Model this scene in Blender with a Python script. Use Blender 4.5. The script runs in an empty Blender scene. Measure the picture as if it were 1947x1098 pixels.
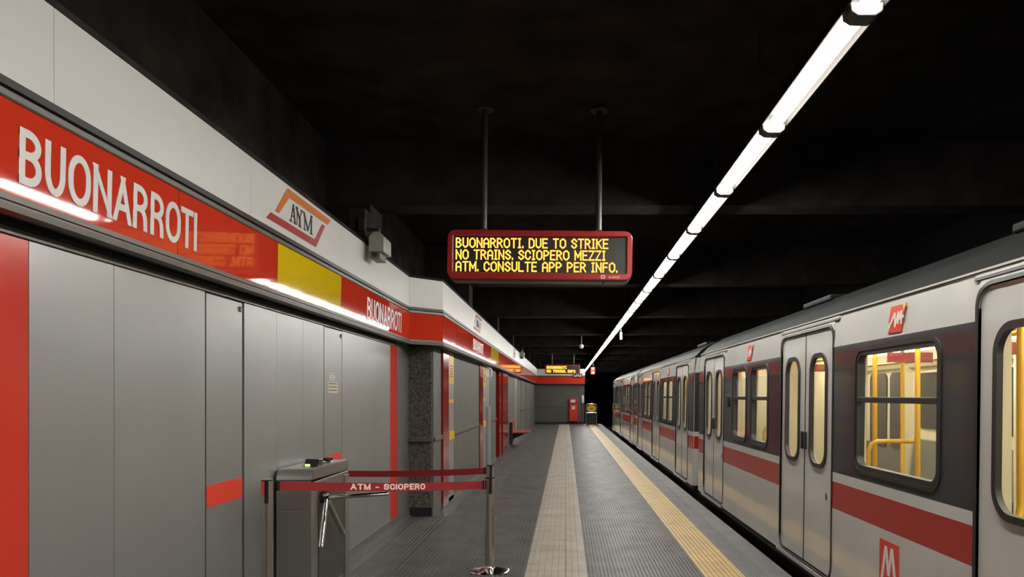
import bpy, bmesh, math, random
from mathutils import Vector
random.seed(7)
S = bpy.context.scene
C = S.collection
PI = math.pi

# ------------------------------------------------------------------ camera, world, exposure
cam_d = bpy.data.cameras.new('camera'); cam = bpy.data.objects.new('camera', cam_d); C.objects.link(cam)
cam.location = (0, 0, 1.65); cam.rotation_euler = (PI/2, 0, 0)
cam_d.sensor_width = 36.0; cam_d.lens = 1400.0/1947*36
cam_d.shift_x = -102.5/1947; cam_d.shift_y = 204.0/1947
cam_d.clip_start = 0.05; cam_d.clip_end = 300
S.camera = cam
W = bpy.data.worlds.new('world'); S.world = W; W.use_nodes = True
W.node_tree.nodes['Background'].inputs[0].default_value = (0.001, 0.001, 0.0013, 1)
S.view_settings.view_transform = 'Standard'; S.view_settings.look = 'None'
S.view_settings.gamma = 1; S.view_settings.use_curve_mapping = False
S.view_settings.exposure = 0.35
LAMP = 70.0          # radiance of the platform tubes
INNER = 19.0          # radiance of the train's ceiling lamps

# ------------------------------------------------------------------ materials
MATS = {}
def mat(name, col, rough=0.5, metal=0.0, spec=0.5, coat=0.0, coat_rough=0.05, var=0.0, vscale=6.0, rvar=0.0,
        bump=0.0, bscale=60.0, emit=None, estr=0.0, stretch=(1, 1, 1)):
    if name in MATS: return MATS[name]
    m = bpy.data.materials.new(name); m.use_nodes = True
    nt = m.node_tree; b = nt.nodes['Principled BSDF']
    b.inputs['Base Color'].default_value = (*col, 1)
    b.inputs['Roughness'].default_value = rough; b.inputs['Metallic'].default_value = metal
    b.inputs['Specular IOR Level'].default_value = spec
    b.inputs['Coat Weight'].default_value = coat; b.inputs['Coat Roughness'].default_value = coat_rough
    tc = mp = None
    if var or rvar or bump:
        tc = nt.nodes.new('ShaderNodeTexCoord'); mp = nt.nodes.new('ShaderNodeMapping')
        mp.inputs['Scale'].default_value = stretch
        nt.links.new(tc.outputs['Object'], mp.inputs['Vector'])
    def noise(sc, det=6):
        n = nt.nodes.new('ShaderNodeTexNoise'); n.inputs['Scale'].default_value = sc; n.inputs['Detail'].default_value = det
        nt.links.new(mp.outputs[0], n.inputs['Vector']); return n
    if var:
        n = noise(vscale); r = nt.nodes.new('ShaderNodeValToRGB')
        r.color_ramp.elements[0].position = 0.3; r.color_ramp.elements[1].position = 0.7
        r.color_ramp.elements[0].color = (*[max(0, c*(1-var)) for c in col], 1)
        r.color_ramp.elements[1].color = (*[min(1, c*(1+var)) for c in col], 1)
        nt.links.new(n.outputs['Fac'], r.inputs['Fac']); nt.links.new(r.outputs['Color'], b.inputs['Base Color'])
    if rvar:
        n = noise(vscale*0.7); mr = nt.nodes.new('ShaderNodeMapRange')
        mr.inputs['To Min'].default_value = max(0.02, rough-rvar); mr.inputs['To Max'].default_value = min(1, rough+rvar)
        nt.links.new(n.outputs['Fac'], mr.inputs['Value']); nt.links.new(mr.outputs[0], b.inputs['Roughness'])
    if bump:
        n = noise(bscale, 8); bp = nt.nodes.new('ShaderNodeBump'); bp.inputs['Strength'].default_value = bump
        bp.inputs['Distance'].default_value = 0.01
        nt.links.new(n.outputs['Fac'], bp.inputs['Height']); nt.links.new(bp.outputs[0], b.inputs['Normal'])
    if emit:
        b.inputs['Emission Color'].default_value = (*emit, 1); b.inputs['Emission Strength'].default_value = estr
    MATS[name] = m; return m

def brick_mat(name, c1, c2, mortar, bw, bh, ms, rough, rot=False):
    m = mat(name, c1, rough, var=0.0); nt = m.node_tree; b = nt.nodes['Principled BSDF']
    tc = nt.nodes.new('ShaderNodeTexCoord'); br = nt.nodes.new('ShaderNodeTexBrick')
    br.inputs['Scale'].default_value = 1; br.inputs['Brick Width'].default_value = bw; br.inputs['Row Height'].default_value = bh
    br.inputs['Mortar Size'].default_value = ms; br.inputs['Color1'].default_value = (*c1, 1); br.inputs['Color2'].default_value = (*c2, 1)
    br.inputs['Mortar'].default_value = (*mortar, 1); br.inputs['Mortar Smooth'].default_value = 0.3
    br.offset = 0.0
    nt.links.new(tc.outputs['Object'], br.inputs['Vector'])
    n = nt.nodes.new('ShaderNodeTexNoise'); n.inputs['Scale'].default_value = 3.0; n.inputs['Detail'].default_value = 8
    nt.links.new(tc.outputs['Object'], n.inputs['Vector'])
    mr = nt.nodes.new('ShaderNodeMapRange'); mr.inputs['From Min'].default_value = 0.3; mr.inputs['From Max'].default_value = 0.7
    mr.inputs['To Min'].default_value = 0.78; mr.inputs['To Max'].default_value = 1.1
    nt.links.new(n.outputs['Fac'], mr.inputs['Value'])
    mx = nt.nodes.new('ShaderNodeMix'); mx.data_type = 'RGBA'; mx.blend_type = 'MULTIPLY'; mx.inputs[0].default_value = 1
    nt.links.new(br.outputs['Color'], mx.inputs[6]); nt.links.new(mr.outputs[0], mx.inputs[7])
    nt.links.new(mx.outputs[2], b.inputs['Base Color'])
    return m

def glass_mat(name, tint=(0.93, 0.95, 0.93)):
    if name in MATS: return MATS[name]
    m = bpy.data.materials.new(name); m.use_nodes = True; nt = m.node_tree
    nt.nodes.remove(nt.nodes['Principled BSDF']); out = nt.nodes['Material Output']
    t = nt.nodes.new('ShaderNodeBsdfTransparent'); t.inputs[0].default_value = (*tint, 1)
    g = nt.nodes.new('ShaderNodeBsdfGlossy'); g.inputs['Roughness'].default_value = 0.02
    f = nt.nodes.new('ShaderNodeFresnel'); ge = nt.nodes.new('ShaderNodeNewGeometry')
    mr = nt.nodes.new('ShaderNodeMapRange'); mr.inputs['To Min'].default_value = 1.42; mr.inputs['To Max'].default_value = 1/1.42
    nt.links.new(ge.outputs['Backfacing'], mr.inputs['Value']); nt.links.new(mr.outputs[0], f.inputs[0])
    mx = nt.nodes.new('ShaderNodeMixShader')
    nt.links.new(f.outputs[0], mx.inputs[0]); nt.links.new(t.outputs[0], mx.inputs[1]); nt.links.new(g.outputs[0], mx.inputs[2])
    nt.links.new(mx.outputs[0], out.inputs[0]); MATS[name] = m; return m

def emit_mat(name, col, s):
    if name in MATS: return MATS[name]
    m = bpy.data.materials.new(name); m.use_nodes = True; nt = m.node_tree
    nt.nodes.remove(nt.nodes['Principled BSDF']); e = nt.nodes.new('ShaderNodeEmission')
    e.inputs[0].default_value = (*col, 1); e.inputs[1].default_value = s
    nt.links.new(e.outputs[0], nt.nodes['Material Output'].inputs[0]); MATS[name] = m; return m

M_steel = mat('satin_steel', (0.39, 0.395, 0.39), 0.40, 0.75, var=0.05, vscale=1.3, rvar=0.06)
M_steel2 = mat('polished_steel', (0.62, 0.60, 0.57), 0.22, 1.0)
M_turn = mat('turnstile_steel', (0.40, 0.38, 0.35), 0.34, 0.9, rvar=0.05, vscale=3)
M_chrome = mat('chrome', (0.8, 0.79, 0.77), 0.12, 1.0)
M_rail = mat('anodised_rail', (0.17, 0.157, 0.143), 0.45, 0.7)
M_darkrail = mat('dark_rail', (0.05, 0.047, 0.044), 0.4, 0.3)
M_black = mat('black_matt', (0.012, 0.012, 0.012), 0.6)
M_blackgloss = mat('black_plastic', (0.015, 0.015, 0.016), 0.25)
M_red = mat('red_enamel', (0.62, 0.042, 0.018), 0.045, 0, 0.25, var=0.03, vscale=0.8)
M_redpanel = mat('red_laminate', (0.60, 0.040, 0.022), 0.22, 0, 0.5, var=0.03, vscale=0.8)
M_upright = mat('deep_red_enamel', (0.24, 0.016, 0.013), 0.12, 0, 0.5)
M_yellow = mat('yellow_enamel', (0.78, 0.54, 0.012), 0.045, 0, 0.25)
M_white = mat('white_fascia', (0.70, 0.69, 0.66), 0.38, 0, 0.4, var=0.03, vscale=1.0)
M_letter = mat('white_lettering', (0.72, 0.69, 0.66), 0.4)
M_orange = mat('orange_vinyl', (0.62, 0.17, 0.012), 0.4)
M_crimson = mat('crimson_vinyl', (0.40, 0.025, 0.02), 0.4)
M_ink = mat('black_ink', (0.01, 0.01, 0.01), 0.5)
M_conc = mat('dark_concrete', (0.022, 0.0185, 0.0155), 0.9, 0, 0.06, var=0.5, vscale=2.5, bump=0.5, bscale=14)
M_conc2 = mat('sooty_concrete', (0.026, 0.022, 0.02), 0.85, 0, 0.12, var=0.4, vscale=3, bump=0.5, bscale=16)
M_stone = mat('ribbed_stone', (0.105, 0.10, 0.087), 0.6, var=0.5, vscale=14, bump=0.5, bscale=40, stretch=(3, 3, 0.35))
M_rough = mat('hammered_stone', (0.10, 0.09, 0.073), 0.8, var=0.65, vscale=30, bump=1.0, bscale=45)
M_stoneplain = mat('plain_stone', (0.095, 0.093, 0.08), 0.65, var=0.12, vscale=4)
M_rubber = mat('ribbed_rubber', (0.088, 0.085, 0.08), 0.45, 0, 0.17, var=0.25, vscale=3.5, rvar=0.12, bump=0.12, bscale=120)
M_margin = mat('smooth_rubber', (0.10, 0.10, 0.098), 0.4, var=0.15, vscale=6)
M_beige = brick_mat('beige_tactile', (0.34, 0.30, 0.245), (0.31, 0.27, 0.22), (0.17, 0.15, 0.125), 2.0, 0.30, 0.006, 0.55)
M_yel = brick_mat('yellow_tactile', (0.58, 0.405, 0.16), (0.53, 0.37, 0.145), (0.36, 0.245, 0.09), 0.045, 0.05, 0.006, 0.45)
M_edge = brick_mat('grey_edge', (0.135, 0.135, 0.13), (0.12, 0.12, 0.117), (0.06, 0.06, 0.06), 5.0, 1.2, 0.006, 0.5)
M_tunnel = mat('tunnel_black', (0.010, 0.010, 0.012), 0.9, 0, 0.05, var=0.3, vscale=2)
M_body = mat('train_white', (0.53, 0.525, 0.495), 0.08, 0, 0.5, var=0.05, vscale=1.6, rvar=0.06)
M_band = mat('train_grey', (0.045, 0.046, 0.049), 0.08, 0, 0.35)
M_stripe = mat('train_red', (0.36, 0.026, 0.02), 0.25, 0, 0.5)
M_roof = mat('train_roof', (0.012, 0.0135, 0.0125), 0.5, 0, 0.06, var=0.2, vscale=3)
M_gasket = mat('rubber_gasket', (0.02, 0.018, 0.017), 0.4)
M_under = mat('underframe_black', (0.008, 0.008, 0.008), 0.7)
M_cream = mat('cream_lining', (0.70, 0.63, 0.47), 0.4)
M_seat = mat('grey_seat', (0.16, 0.155, 0.14), 0.5)
M_pole = mat('yellow_pole', (0.75, 0.42, 0.03), 0.25)
M_night = mat('dark_window', (0.03, 0.03, 0.035), 0.05)
M_glass = glass_mat('window_glass')
M_tube = emit_mat('lit_tube', (1.0, 0.972, 0.91), LAMP)
M_inner = emit_mat('lit_train_lamp', (1.0, 0.90, 0.70), INNER)
M_reflector = mat('white_reflector', (0.8, 0.79, 0.76), 0.4)
M_housing = mat('lamp_housing', (0.011, 0.0095, 0.0085), 0.7, 0, 0.05)
M_led = emit_mat('led_yellow', (1.0, 0.44, 0.065), 1.7)
M_ledoff = mat('led_screen', (0.03, 0.03, 0.022), 0.35, var=0.1, vscale=40)
M_sred = mat('display_red', (0.36, 0.022, 0.02), 0.28)
M_belt = mat('red_webbing', (0.27, 0.010, 0.014), 0.6, var=0.06, vscale=8)
M_beltletter = mat('pale_pink_print', (0.95, 0.73, 0.67), 0.6)
M_paper = mat('white_sticker', (0.66, 0.65, 0.62), 0.5)
M_cpaper = mat('cream_sticker', (0.62, 0.58, 0.42), 0.5)
M_camgrey = mat('camera_housing', (0.34, 0.33, 0.28), 0.45, var=0.15, vscale=9)
M_bench = mat('bench_red', (0.33, 0.05, 0.045), 0.4)
M_signyel = mat('sign_yellow', (0.65, 0.40, 0.03), 0.4)
M_signlit = emit_mat('lit_red_sign', (1.0, 0.13, 0.08), 1.2)
M_signwhite = emit_mat('lit_white_sign', (1.0, 0.8, 0.75), 1.3)
M_green = emit_mat('green_light', (0.75, 1.0, 0.35), 0.9)

# ------------------------------------------------------------------ object helpers
ORG = {}
def setp(o, label=None, cat=None, group=None, kind=None):
    if label: o['label'] = label
    if cat: o['category'] = cat
    if group: o['group'] = group
    if kind: o['kind'] = kind
    return o
def thing(name, loc, label, cat, group=None, kind=None):
    o = bpy.data.objects.new(name, None); C.objects.link(o); o.location = loc; o.empty_display_size = 0.1
    ORG[o] = Vector(loc); return setp(o, label, cat, group, kind)

MAPS = {'L': lambda u, v, d: (d, u, v), 'T': lambda u, v, d: (d, -u, v), 'F': lambda u, v, d: (u, d, v), 'Z': lambda u, v, d: (u, v, d)}
def rrect(u0, u1, v0, v1, r, n=6):
    r = min(r, (u1-u0)/2-1e-4, (v1-v0)/2-1e-4); P = []
    for cx, cy, a in ((u1-r, v1-r, 0), (u0+r, v1-r, 90), (u0+r, v0+r, 180), (u1-r, v0+r, 270)):
        for k in range(n+1):
            t = math.radians(a+90*k/n); P.append((cx+r*math.cos(t), cy+r*math.sin(t)))
    return P

class MB:
    def __init__(s): s.v = []; s.f = []; s.m = []
    def add(s, vs, fs, mi=0):
        b = len(s.v); s.v += [tuple(p) for p in vs]; s.f += [tuple(b+i for i in f) for f in fs]; s.m += [mi]*len(fs); return s
    def box(s, x0, x1, y0, y1, z0, z1, mi=0):
        v = [(x, y, z) for x in (x0, x1) for y in (y0, y1) for z in (z0, z1)]
        return s.add(v, [(0,1,3,2),(4,6,7,5),(0,4,5,1),(2,3,7,6),(0,2,6,4),(1,5,7,3)], mi)
    def prism(s, poly, plane, d0, d1, mi=0):
        f = MAPS[plane]; n = len(poly)
        v = [f(u, w, d0) for u, w in poly]+[f(u, w, d1) for u, w in poly]
        fs = [tuple(range(n)), tuple(range(2*n-1, n-1, -1))]+[(i, (i+1) % n, n+(i+1) % n, n+i) for i in range(n)]
        return s.add(v, fs, mi)
    def ring(s, outer, inner, plane, d0, d1, mi=0):
        f = MAPS[plane]; n = len(outer)
        v = [f(u, w, d) for d in (d0, d1) for P in (outer, inner) for u, w in P]
        fs = []
        for i in range(n):
            j = (i+1) % n
            fs += [(i, j, n+j, n+i), (2*n+i, 3*n+i, 3*n+j, 2*n+j), (i, 2*n+i, 2*n+j, j), (n+i, n+j, 3*n+j, 3*n+i)]
        return s.add(v, fs, mi)
    def plate_hole(s, u0, u1, v0, v1, inner, plane, d0, d1, mi=0):
        # rectangular plate with a rounded hole (inner from rrect)
        n = len(inner)//4; cs = [(u1, v1), (u0, v1), (u0, v0), (u1, v0)]
        outer = [cs[k//n] for k in range(len(inner))]
        return s.ring(outer, inner, plane, d0, d1, mi)
    def tube(s, pts, r, seg=12, mi=0, caps=True):
        pts = [Vector(p) for p in pts]; rs = r if isinstance(r, (list, tuple)) else [r]*len(pts)
        b = len(s.v); prev = None; rings = []
        for i, p in enumerate(pts):
            if i == 0: t = pts[1]-p
            elif i == len(pts)-1: t = p-pts[i-1]
            else: t = (pts[i+1]-p).normalized()+(p-pts[i-1]).normalized()
            t.normalize()
            if prev is None:
                a = Vector((0, 0, 1)) if abs(t.z) < 0.9 else Vector((1, 0, 0)); n1 = t.cross(a).normalized()
            else: n1 = (prev-t*prev.dot(t)).normalized()
            prev = n1; n2 = t.cross(n1)
            rings.append([tuple(p+(n1*math.cos(2*PI*k/seg)+n2*math.sin(2*PI*k/seg))*rs[i]) for k in range(seg)])
        vs = [q for R in rings for q in R]; fs = []
        for i in range(len(pts)-1):
            for k in range(seg):
                k2 = (k+1) % seg; fs.append((i*seg+k, i*seg+k2, (i+1)*seg+k2, (i+1)*seg+k))
        if caps: fs += [tuple(range(seg-1, -1, -1)), tuple((len(pts)-1)*seg+k for k in range(seg))]
        return s.add(vs, fs, mi)
    def lathe(s, c, prof, seg=32, mi=0):
        vs = []; fs = []; n = len(prof)
        for r, z in prof:
            for k in range(seg): vs.append((c[0]+r*math.cos(2*PI*k/seg), c[1]+r*math.sin(2*PI*k/seg), c[2]+z))
        for i in range(n-1):
            for k in range(seg):
                k2 = (k+1) % seg; fs.append((i*seg+k, i*seg+k2, (i+1)*seg+k2, (i+1)*seg+k))
        fs += [tuple(range(seg-1, -1, -1)), tuple((n-1)*seg+k for k in range(seg))]
        return s.add(vs, fs, mi)
    def sweep(s, prof, path, mi=0, closed=True):
        # prof: (outward offset, z); path: xy polyline, outward = right-hand side
        P = [Vector(p) for p in path]; n = len(prof); vs = []; fs = []
        for i, p in enumerate(P):
            dirs = []
            if i > 0: dirs.append((P[i]-P[i-1]).normalized())
            if i < len(P)-1: dirs.append((P[i+1]-P[i]).normalized())
            ns = [Vector((d.y, -d.x)) for d in dirs]
            nn = ns[0] if len(ns) == 1 else (ns[0]+ns[1])/(1+ns[0].dot(ns[1]))
            for d, z in prof: vs.append((p.x+nn.x*d, p.y+nn.y*d, z))
        for i in range(len(P)-1):
            for k in range(n if closed else n-1):
                k2 = (k+1) % n; fs.append((i*n+k, i*n+k2, (i+1)*n+k2, (i+1)*n+k))
        if closed: fs += [tuple(range(n)), tuple((len(P)-1)*n+k for k in range(n-1, -1, -1))]
        return s.add(vs, fs, mi)
    def strokes(s, lines, t, plane, d0, d1, mi=0, clamp=None):
        # ribbons of width t along 2D polylines (closed when first == last)
        f = MAPS[plane]; cnt = 0
        for item in lines:
            L = item; tt = t
            if isinstance(item, dict): L = item['p']; tt = item['t']
            P = [Vector(p) for p in L]; closed = (P[0]-P[-1]).length < 1e-6 and len(P) > 3
            if closed: P = P[:-1]
            n = len(P); A = []; B = []
            for i in range(n):
                ds = []
                if closed or i > 0: ds.append((P[i]-P[i-1]).normalized())
                if closed or i < n-1: ds.append((P[(i+1) % n]-P[i]).normalized())
                ns = [Vector((-d.y, d.x)) for d in ds]
                if len(ns) == 1: nn = ns[0]
                else:
                    den = max(0.35, 1+ns[0].dot(ns[1])); nn = (ns[0]+ns[1])/den
                A.append(P[i]+nn*tt/2); B.append(P[i]-nn*tt/2)
            if clamp:
                for q in A+B: q.y = min(max(q.y, clamp[0]), clamp[1])
            m = n if closed else n-1; cnt += 1
            for i in range(m):
                j = (i+1) % n
                e = 0.00025*(cnt % 4)
                s.prism([A[i], A[j], B[j], B[i]], plane, d0+(e if plane in 'FT' else 0), d1+(0 if plane in 'FT' else e), mi)
        return s
    def build(s, name, mats, parent=None, smooth=None, bevel=0.0, label=None, cat=None, group=None, kind=None, origin=None):
        me = bpy.data.meshes.new(name); o = bpy.data.objects.new(name, me); C.objects.link(o)
        if parent is not None:
            org = ORG[parent]; o.parent = parent
        else:
            if origin is None:
                xs, ys, zs = zip(*s.v); origin = ((min(xs)+max(xs))/2, (min(ys)+max(ys))/2, min(zs))
            org = Vector(origin); o.location = org
        ORG[o] = org.copy()
        me.from_pydata([tuple(Vector(p)-org) for p in s.v], [], s.f)
        for m in (mats if isinstance(mats, (list, tuple)) else [mats]): me.materials.append(m)
        me.polygons.foreach_set('material_index', s.m)
        bm = bmesh.new(); bm.from_mesh(me); bmesh.ops.remove_doubles(bm, verts=bm.verts, dist=1e-5)
        bmesh.ops.dissolve_degenerate(bm, edges=bm.edges, dist=1e-6)
        bmesh.ops.recalc_face_normals(bm, faces=bm.faces); bm.to_mesh(me); bm.free()
        if smooth:
            me.polygons.foreach_set('use_smooth', [True]*len(me.polygons)); me.set_sharp_from_angle(angle=math.radians(smooth))
        if bevel:
            md = o.modifiers.new('bevel', 'BEVEL'); md.width = bevel; md.segments = 2; md.limit_method = 'ANGLE'
        return setp(o, label, cat, group, kind)

def dup(root, loc, label=None, group=None):
    r = root.copy(); C.objects.link(r); r.location = loc
    if label: r['label'] = label
    if group: r['group'] = group
    for ch in list(root.children):
        c = ch.copy(); C.objects.link(c); c.parent = r
        for g in list(ch.children):
            d = g.copy(); C.objects.link(d); d.parent = c
    return r

# ------------------------------------------------------------------ stroke lettering
def soften(L, rx, ry, n):
    # round the corners of a polyline with elliptical arcs: rx along level edges, ry along upright ones
    P = [Vector(p) for p in L]; closed = (P[0]-P[-1]).length < 1e-6
    if closed: P = P[:-1]
    out = []; m = len(P)
    for i in range(m):
        if not closed and i in (0, m-1): out.append(P[i]); continue
        a, b, c = P[i-1], P[i], P[(i+1) % m]
        def q(o, end):
            e = o-b; r = rx if abs(e.x) > abs(e.y) else ry
            return min(r, e.length*(0.92 if end else 0.5))
        p0 = b+(a-b).normalized()*q(a, not closed and i == 1); p1 = b+(c-b).normalized()*q(c, not closed and i == m-2)
        if n == 1: out += [p0, p1]; continue
        k1 = p0+(b-p0)*.5523; k2 = p1+(b-p1)*.5523
        for k in range(n+1):
            t = k/n; out.append((1-t)**3*p0+3*t*(1-t)**2*k1+3*t*t*(1-t)*k2+t**3*p1)
    if closed: out.append(out[0])
    o2 = [out[0]]
    for p in out[1:]:
        if (p-o2[-1]).length > 1e-5: o2.append(p)
    return [tuple(p) for p in o2]
# each glyph: (width, [(points, rounded?)])
def glyph(ch, led=False):
    G = {
     'A': (1.0, [([(0,0),(0,1),(1,1),(1,0)],1), ([(0,.42),(1,.42)],0)]) if led else (1.08, [([(0,0),(.5,1)],0),([(.5,1),(1,0)],0), ([(.24,.3),(.76,.3)],0)]),
     'B': (.98, [([(0,0),(0,1)],0), ([(0,1),(.95,1),(.95,.54),(0,.54)],1), ([(0,.54),(1,.54),(1,0),(0,0)],1)]),
     'C': (1.0, [([(1,.72),(1,1),(0,1),(0,0),(1,0),(1,.28)],1)]),
     'D': (1.0, [([(0,0),(0,1)],0), ([(0,1),(1,1),(1,0),(0,0)],1)]),
     'E': (.9, [([(1,1),(0,1),(0,0),(1,0)],0), ([(0,.52),(.85,.52)],0)]),
     'F': (.9, [([(1,1),(0,1),(0,0)],0), ([(0,.52),(.85,.52)],0)]),
     'I': (.5, [([(.5,0),(.5,1)],0), ([(.1,1),(.9,1)],0), ([(.1,0),(.9,0)],0)]) if led else (.0, [([(0,0),(0,1)],0)]),
     'K': (1.0, [([(0,0),(0,1)],0), ([(1,1),(.05,.5)],0), ([(.3,.6),(1,0)],0)]),
     'L': (.9, [([(0,1),(0,0),(1,0)],0)]),
     'M': (1.25, [([(0,0),(0,1)],0), ([(0,1),(.5,.35)],0), ([(.5,.35),(1,1)],0), ([(1,1),(1,0)],0)]) if led else (1.2, [([(0,0),(0,1)],0), ([(0,1),(.5,0)],0), ([(.5,0),(1,1)],0), ([(1,1),(1,0)],0)]),
     'N': (1.0, [([(0,0),(0,1)],0), ([(0,1),(1,0)],0), ([(1,0),(1,1)],0)]),
     'O': (1.1, [([(0,0),(0,1),(1,1),(1,0),(0,0)],1)]),
     'P': (1.0, [([(0,0),(0,1)],0), ([(0,1),(1,1),(1,.45),(0,.45)],1)]),
     'R': (1.0, [([(0,0),(0,1)],0), ([(0,1),(.95,1),(.95,.47),(0,.47)],1), ([(.5,.47),(1,0)],0) if led else ([(.4,.47),(.9,.47),(.95,.0)],1)]),
     'S': (1.0, [([(1,.76),(1,1),(0,1),(0,.52),(1,.52),(1,0),(0,0),(0,.24)],1)]),
     'T': (1.0, [([(0,1),(1,1)],0), ([(.5,1),(.5,0)],0)]),
     'U': (1.0, [([(0,1),(0,0),(1,0),(1,1)],1)]),
     'Y': (1.0, [([(0,1),(.5,.5)],0), ([(1,1),(.5,.5)],0), ([(.5,.5),(.5,0)],0)]),
     'Z': (1.0, [([(0,1),(1,1)],0), ([(1,1),(0,0)],0), ([(0,0),(1,0)],0)]),
     '-': (.5, [([(0,.4),(1,.4)],0)]),
     '.': (.0, [([(0,-.02),(0,.10)],0)]),
     ' ': (.45, []),
    }
    return G[ch]
def text_lines(txt, u0, v0, h, t, unit, gap, led=False, rad=None, n=6, fit=None, widths=None):
    # unit: centreline width of a width-1 glyph; returns polylines
    out = []; u = u0
    def total():
        w = 0
        for c in txt: w += glyph(c, led)[0]*unit+t+gap
        return w-gap
    k = 1.0
    if fit: k = fit/total()
    hh = h-t
    for i, c in enumerate(txt):
        w, ls = glyph(c, led); ww = w*unit*k
        if widths: ww = max(0.0, widths[i][1]-widths[i][0]-t); u = widths[i][0]
        for pts, rd in ls:
            P = [(u+t/2+x*ww, v0+t/2+y*hh) for x, y in pts]
            if rd: P = soften(P, rad if rad else 0.6*ww, rad if rad else (0.42*hh if c in 'OUCD' else 0.6*ww), n)
            if len(P) > 1 and Vector(P[0]) != Vector(P[-1]):
                for e0, e1 in ((0, 1), (-1, -2)):
                    a = Vector(P[e0]); dv = (a-Vector(P[e1])).normalized(); P[e0] = tuple(a+dv*t*(.5 if abs(dv.x) < .05 or abs(dv.y) < .05 else .8))
            out.append(P)
        u += ww+(t+gap)*k
    return out

# ------------------------------------------------------------------ the setting
XW, XF1, XF2, XW2 = -2.14, -2.03, -1.66, -1.80
YB = -6.0
YE = 42.8
def ribs(x0, x1, pitch, w, h, y0, y1, zb=0.0):
    P = [(x0, zb-0.12), (x0, zb)]; n = int((x1-x0)/pitch); off = ((x1-x0)-n*pitch)/2
    for k in range(n):
        c = x0+off+(k+.5)*pitch
        P += [(c-w/2-h*.5, zb), (c-w/2, zb+h), (c+w/2, zb+h), (c+w/2+h*.5, zb)]
    P += [(x1, zb), (x1, zb-0.12)]
    m = MB(); q = len(P)
    v = [(x, y, z) for y in (y0, y1) for x, z in P]
    f = [(k, k+1, q+k+1, q+k) for k in range(q-1)]+[(q-1, 0, q, 2*q-1), tuple(range(q)), tuple(range(2*q-1, q-1, -1))]
    return m.add(v, f)
# ribbed rubber floor, split in two by the beige strip
fl = MB()
for x0, x1 in ((-1.62, -0.378), (0.196, 1.268)):
    r = ribs(x0, x1, 0.044 if x0 < 0 else 0.035, 0.020 if x0 < 0 else 0.016, 0.008 if x0 < 0 else 0.006, YB, YE); fl.add(r.v, r.f)
r = ribs(-2.0, -1.62, 0.044, 0.020, 0.008, YB, 10.0); fl.add(r.v, r.f)
fl.box(-2.4, -2.0, YB, 10.0, -0.12, 0.002, 1); fl.box(-2.4, -1.62, 10.0, YE, -0.12, 0.002, 1)
floor = fl.build('floor', [M_rubber, M_margin], kind='structure', origin=(0, 0, 0))
ribs(-0.378, 0.196, 0.0638, 0.022, 0.006, YB, YE).build('trim_1', M_beige, kind='structure', origin=(0, 0, 0))
ribs(1.268, 1.636, 0.046, 0.026, 0.005, YB, YE).build('trim_2', M_yel, kind='structure', origin=(0, 0, 0))
e = ribs(1.636, 1.86, 0.032, 0.014, 0.004, YB, YE); e.box(1.86, 2.06, YB, YE, -0.12, 0.0)
e.box(1.30, 2.0, YB, YE, -1.1, -0.12)
e.build('trim_3', M_edge, kind='structure', origin=(0, 0, 0))
MB().box(-2.4, 2.0, YE, YE+0.3, -1.1, 0.0).build('trim_4', M_stoneplain, kind='structure')
t = MB().box(1.9, 6.4, YB, 75, -1.3, -1.1).box(-2.4, 1.9, YE+.3, 75, -1.3, -1.1)
t.build('floor', M_tunnel, kind='structure')
# ceiling: deck, cross beams
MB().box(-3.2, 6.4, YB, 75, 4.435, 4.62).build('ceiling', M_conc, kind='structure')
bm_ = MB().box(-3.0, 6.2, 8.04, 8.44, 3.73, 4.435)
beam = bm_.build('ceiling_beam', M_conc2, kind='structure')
for k in (-2, -1, 1, 2, 3, 4, 5, 6, 7, 8, 9, 10):
    o = beam.copy(); C.objects.link(o); o.location.y += 5.65*k
MB().box(6.2, 6.4, YB, 75, -1.1, 4.435).build('wall_right', M_tunnel, kind='structure')
MB().box(-3.2, 6.4, 75, 75.3, -1.3, 4.62).build('wall_front', M_tunnel, kind='structure')
MB().box(-3.2, 6.4, YB-0.3, YB, -1.3, 4.62).build('wall_back', M_conc, kind='structure')
# upper concrete wall with pilasters above the fascia
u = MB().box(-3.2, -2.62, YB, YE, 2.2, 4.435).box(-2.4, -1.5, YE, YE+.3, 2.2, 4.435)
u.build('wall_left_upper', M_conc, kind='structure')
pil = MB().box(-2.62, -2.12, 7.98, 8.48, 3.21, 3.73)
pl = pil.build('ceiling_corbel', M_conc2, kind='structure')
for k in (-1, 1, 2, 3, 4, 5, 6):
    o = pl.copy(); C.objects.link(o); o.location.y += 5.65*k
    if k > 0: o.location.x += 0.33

# left wall, first stretch: backing and flat metal cladding
wl = MB().box(-2.6, XW-0.025, YB, 9.75, 0, 2.33)
wall = wl.build('wall_left', M_black, kind='structure')
seams = [1.1, 1.9, 2.934, 3.488, 4.374]
def clad(y0, y1, m, name='cladding_panel', z0=0.13, z1=2.268, parent=None):
    return MB().box(XW-0.02, XW, y0+0.002, y1-0.002, z0, z1).build(name, m, parent or wall, bevel=0.0015)
for a, b in ((-6, -4.2), (-4.2, -2.4), (-2.4, -0.6), (-0.6, 1.1), (1.1, 1.9)): clad(a, b, M_steel)
o = clad(1.9, 2.934, M_redpanel); setp(o, 'red end panel')
for a, b in ((2.934, 3.488), (3.488, 4.368), (4.898, 5.447), (5.447, 5.992), (5.992, 6.506), (7.042, 7.822), (7.822, 8.97)): clad(a, b, M_steel)
o = clad(8.97, 9.33, M_redpanel); setp(o, 'narrow red edge panel')
MB().box(XW-0.02, XW-0.003, 9.332, 10.04, 0.13, 2.33).build('stone_panel', M_stone, wall)
MB().box(XW-0.02, XW+0.012, YB, 9.33, 2.27, 2.298).build('top_rail', M_rail, wall, bevel=0.002)
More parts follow.
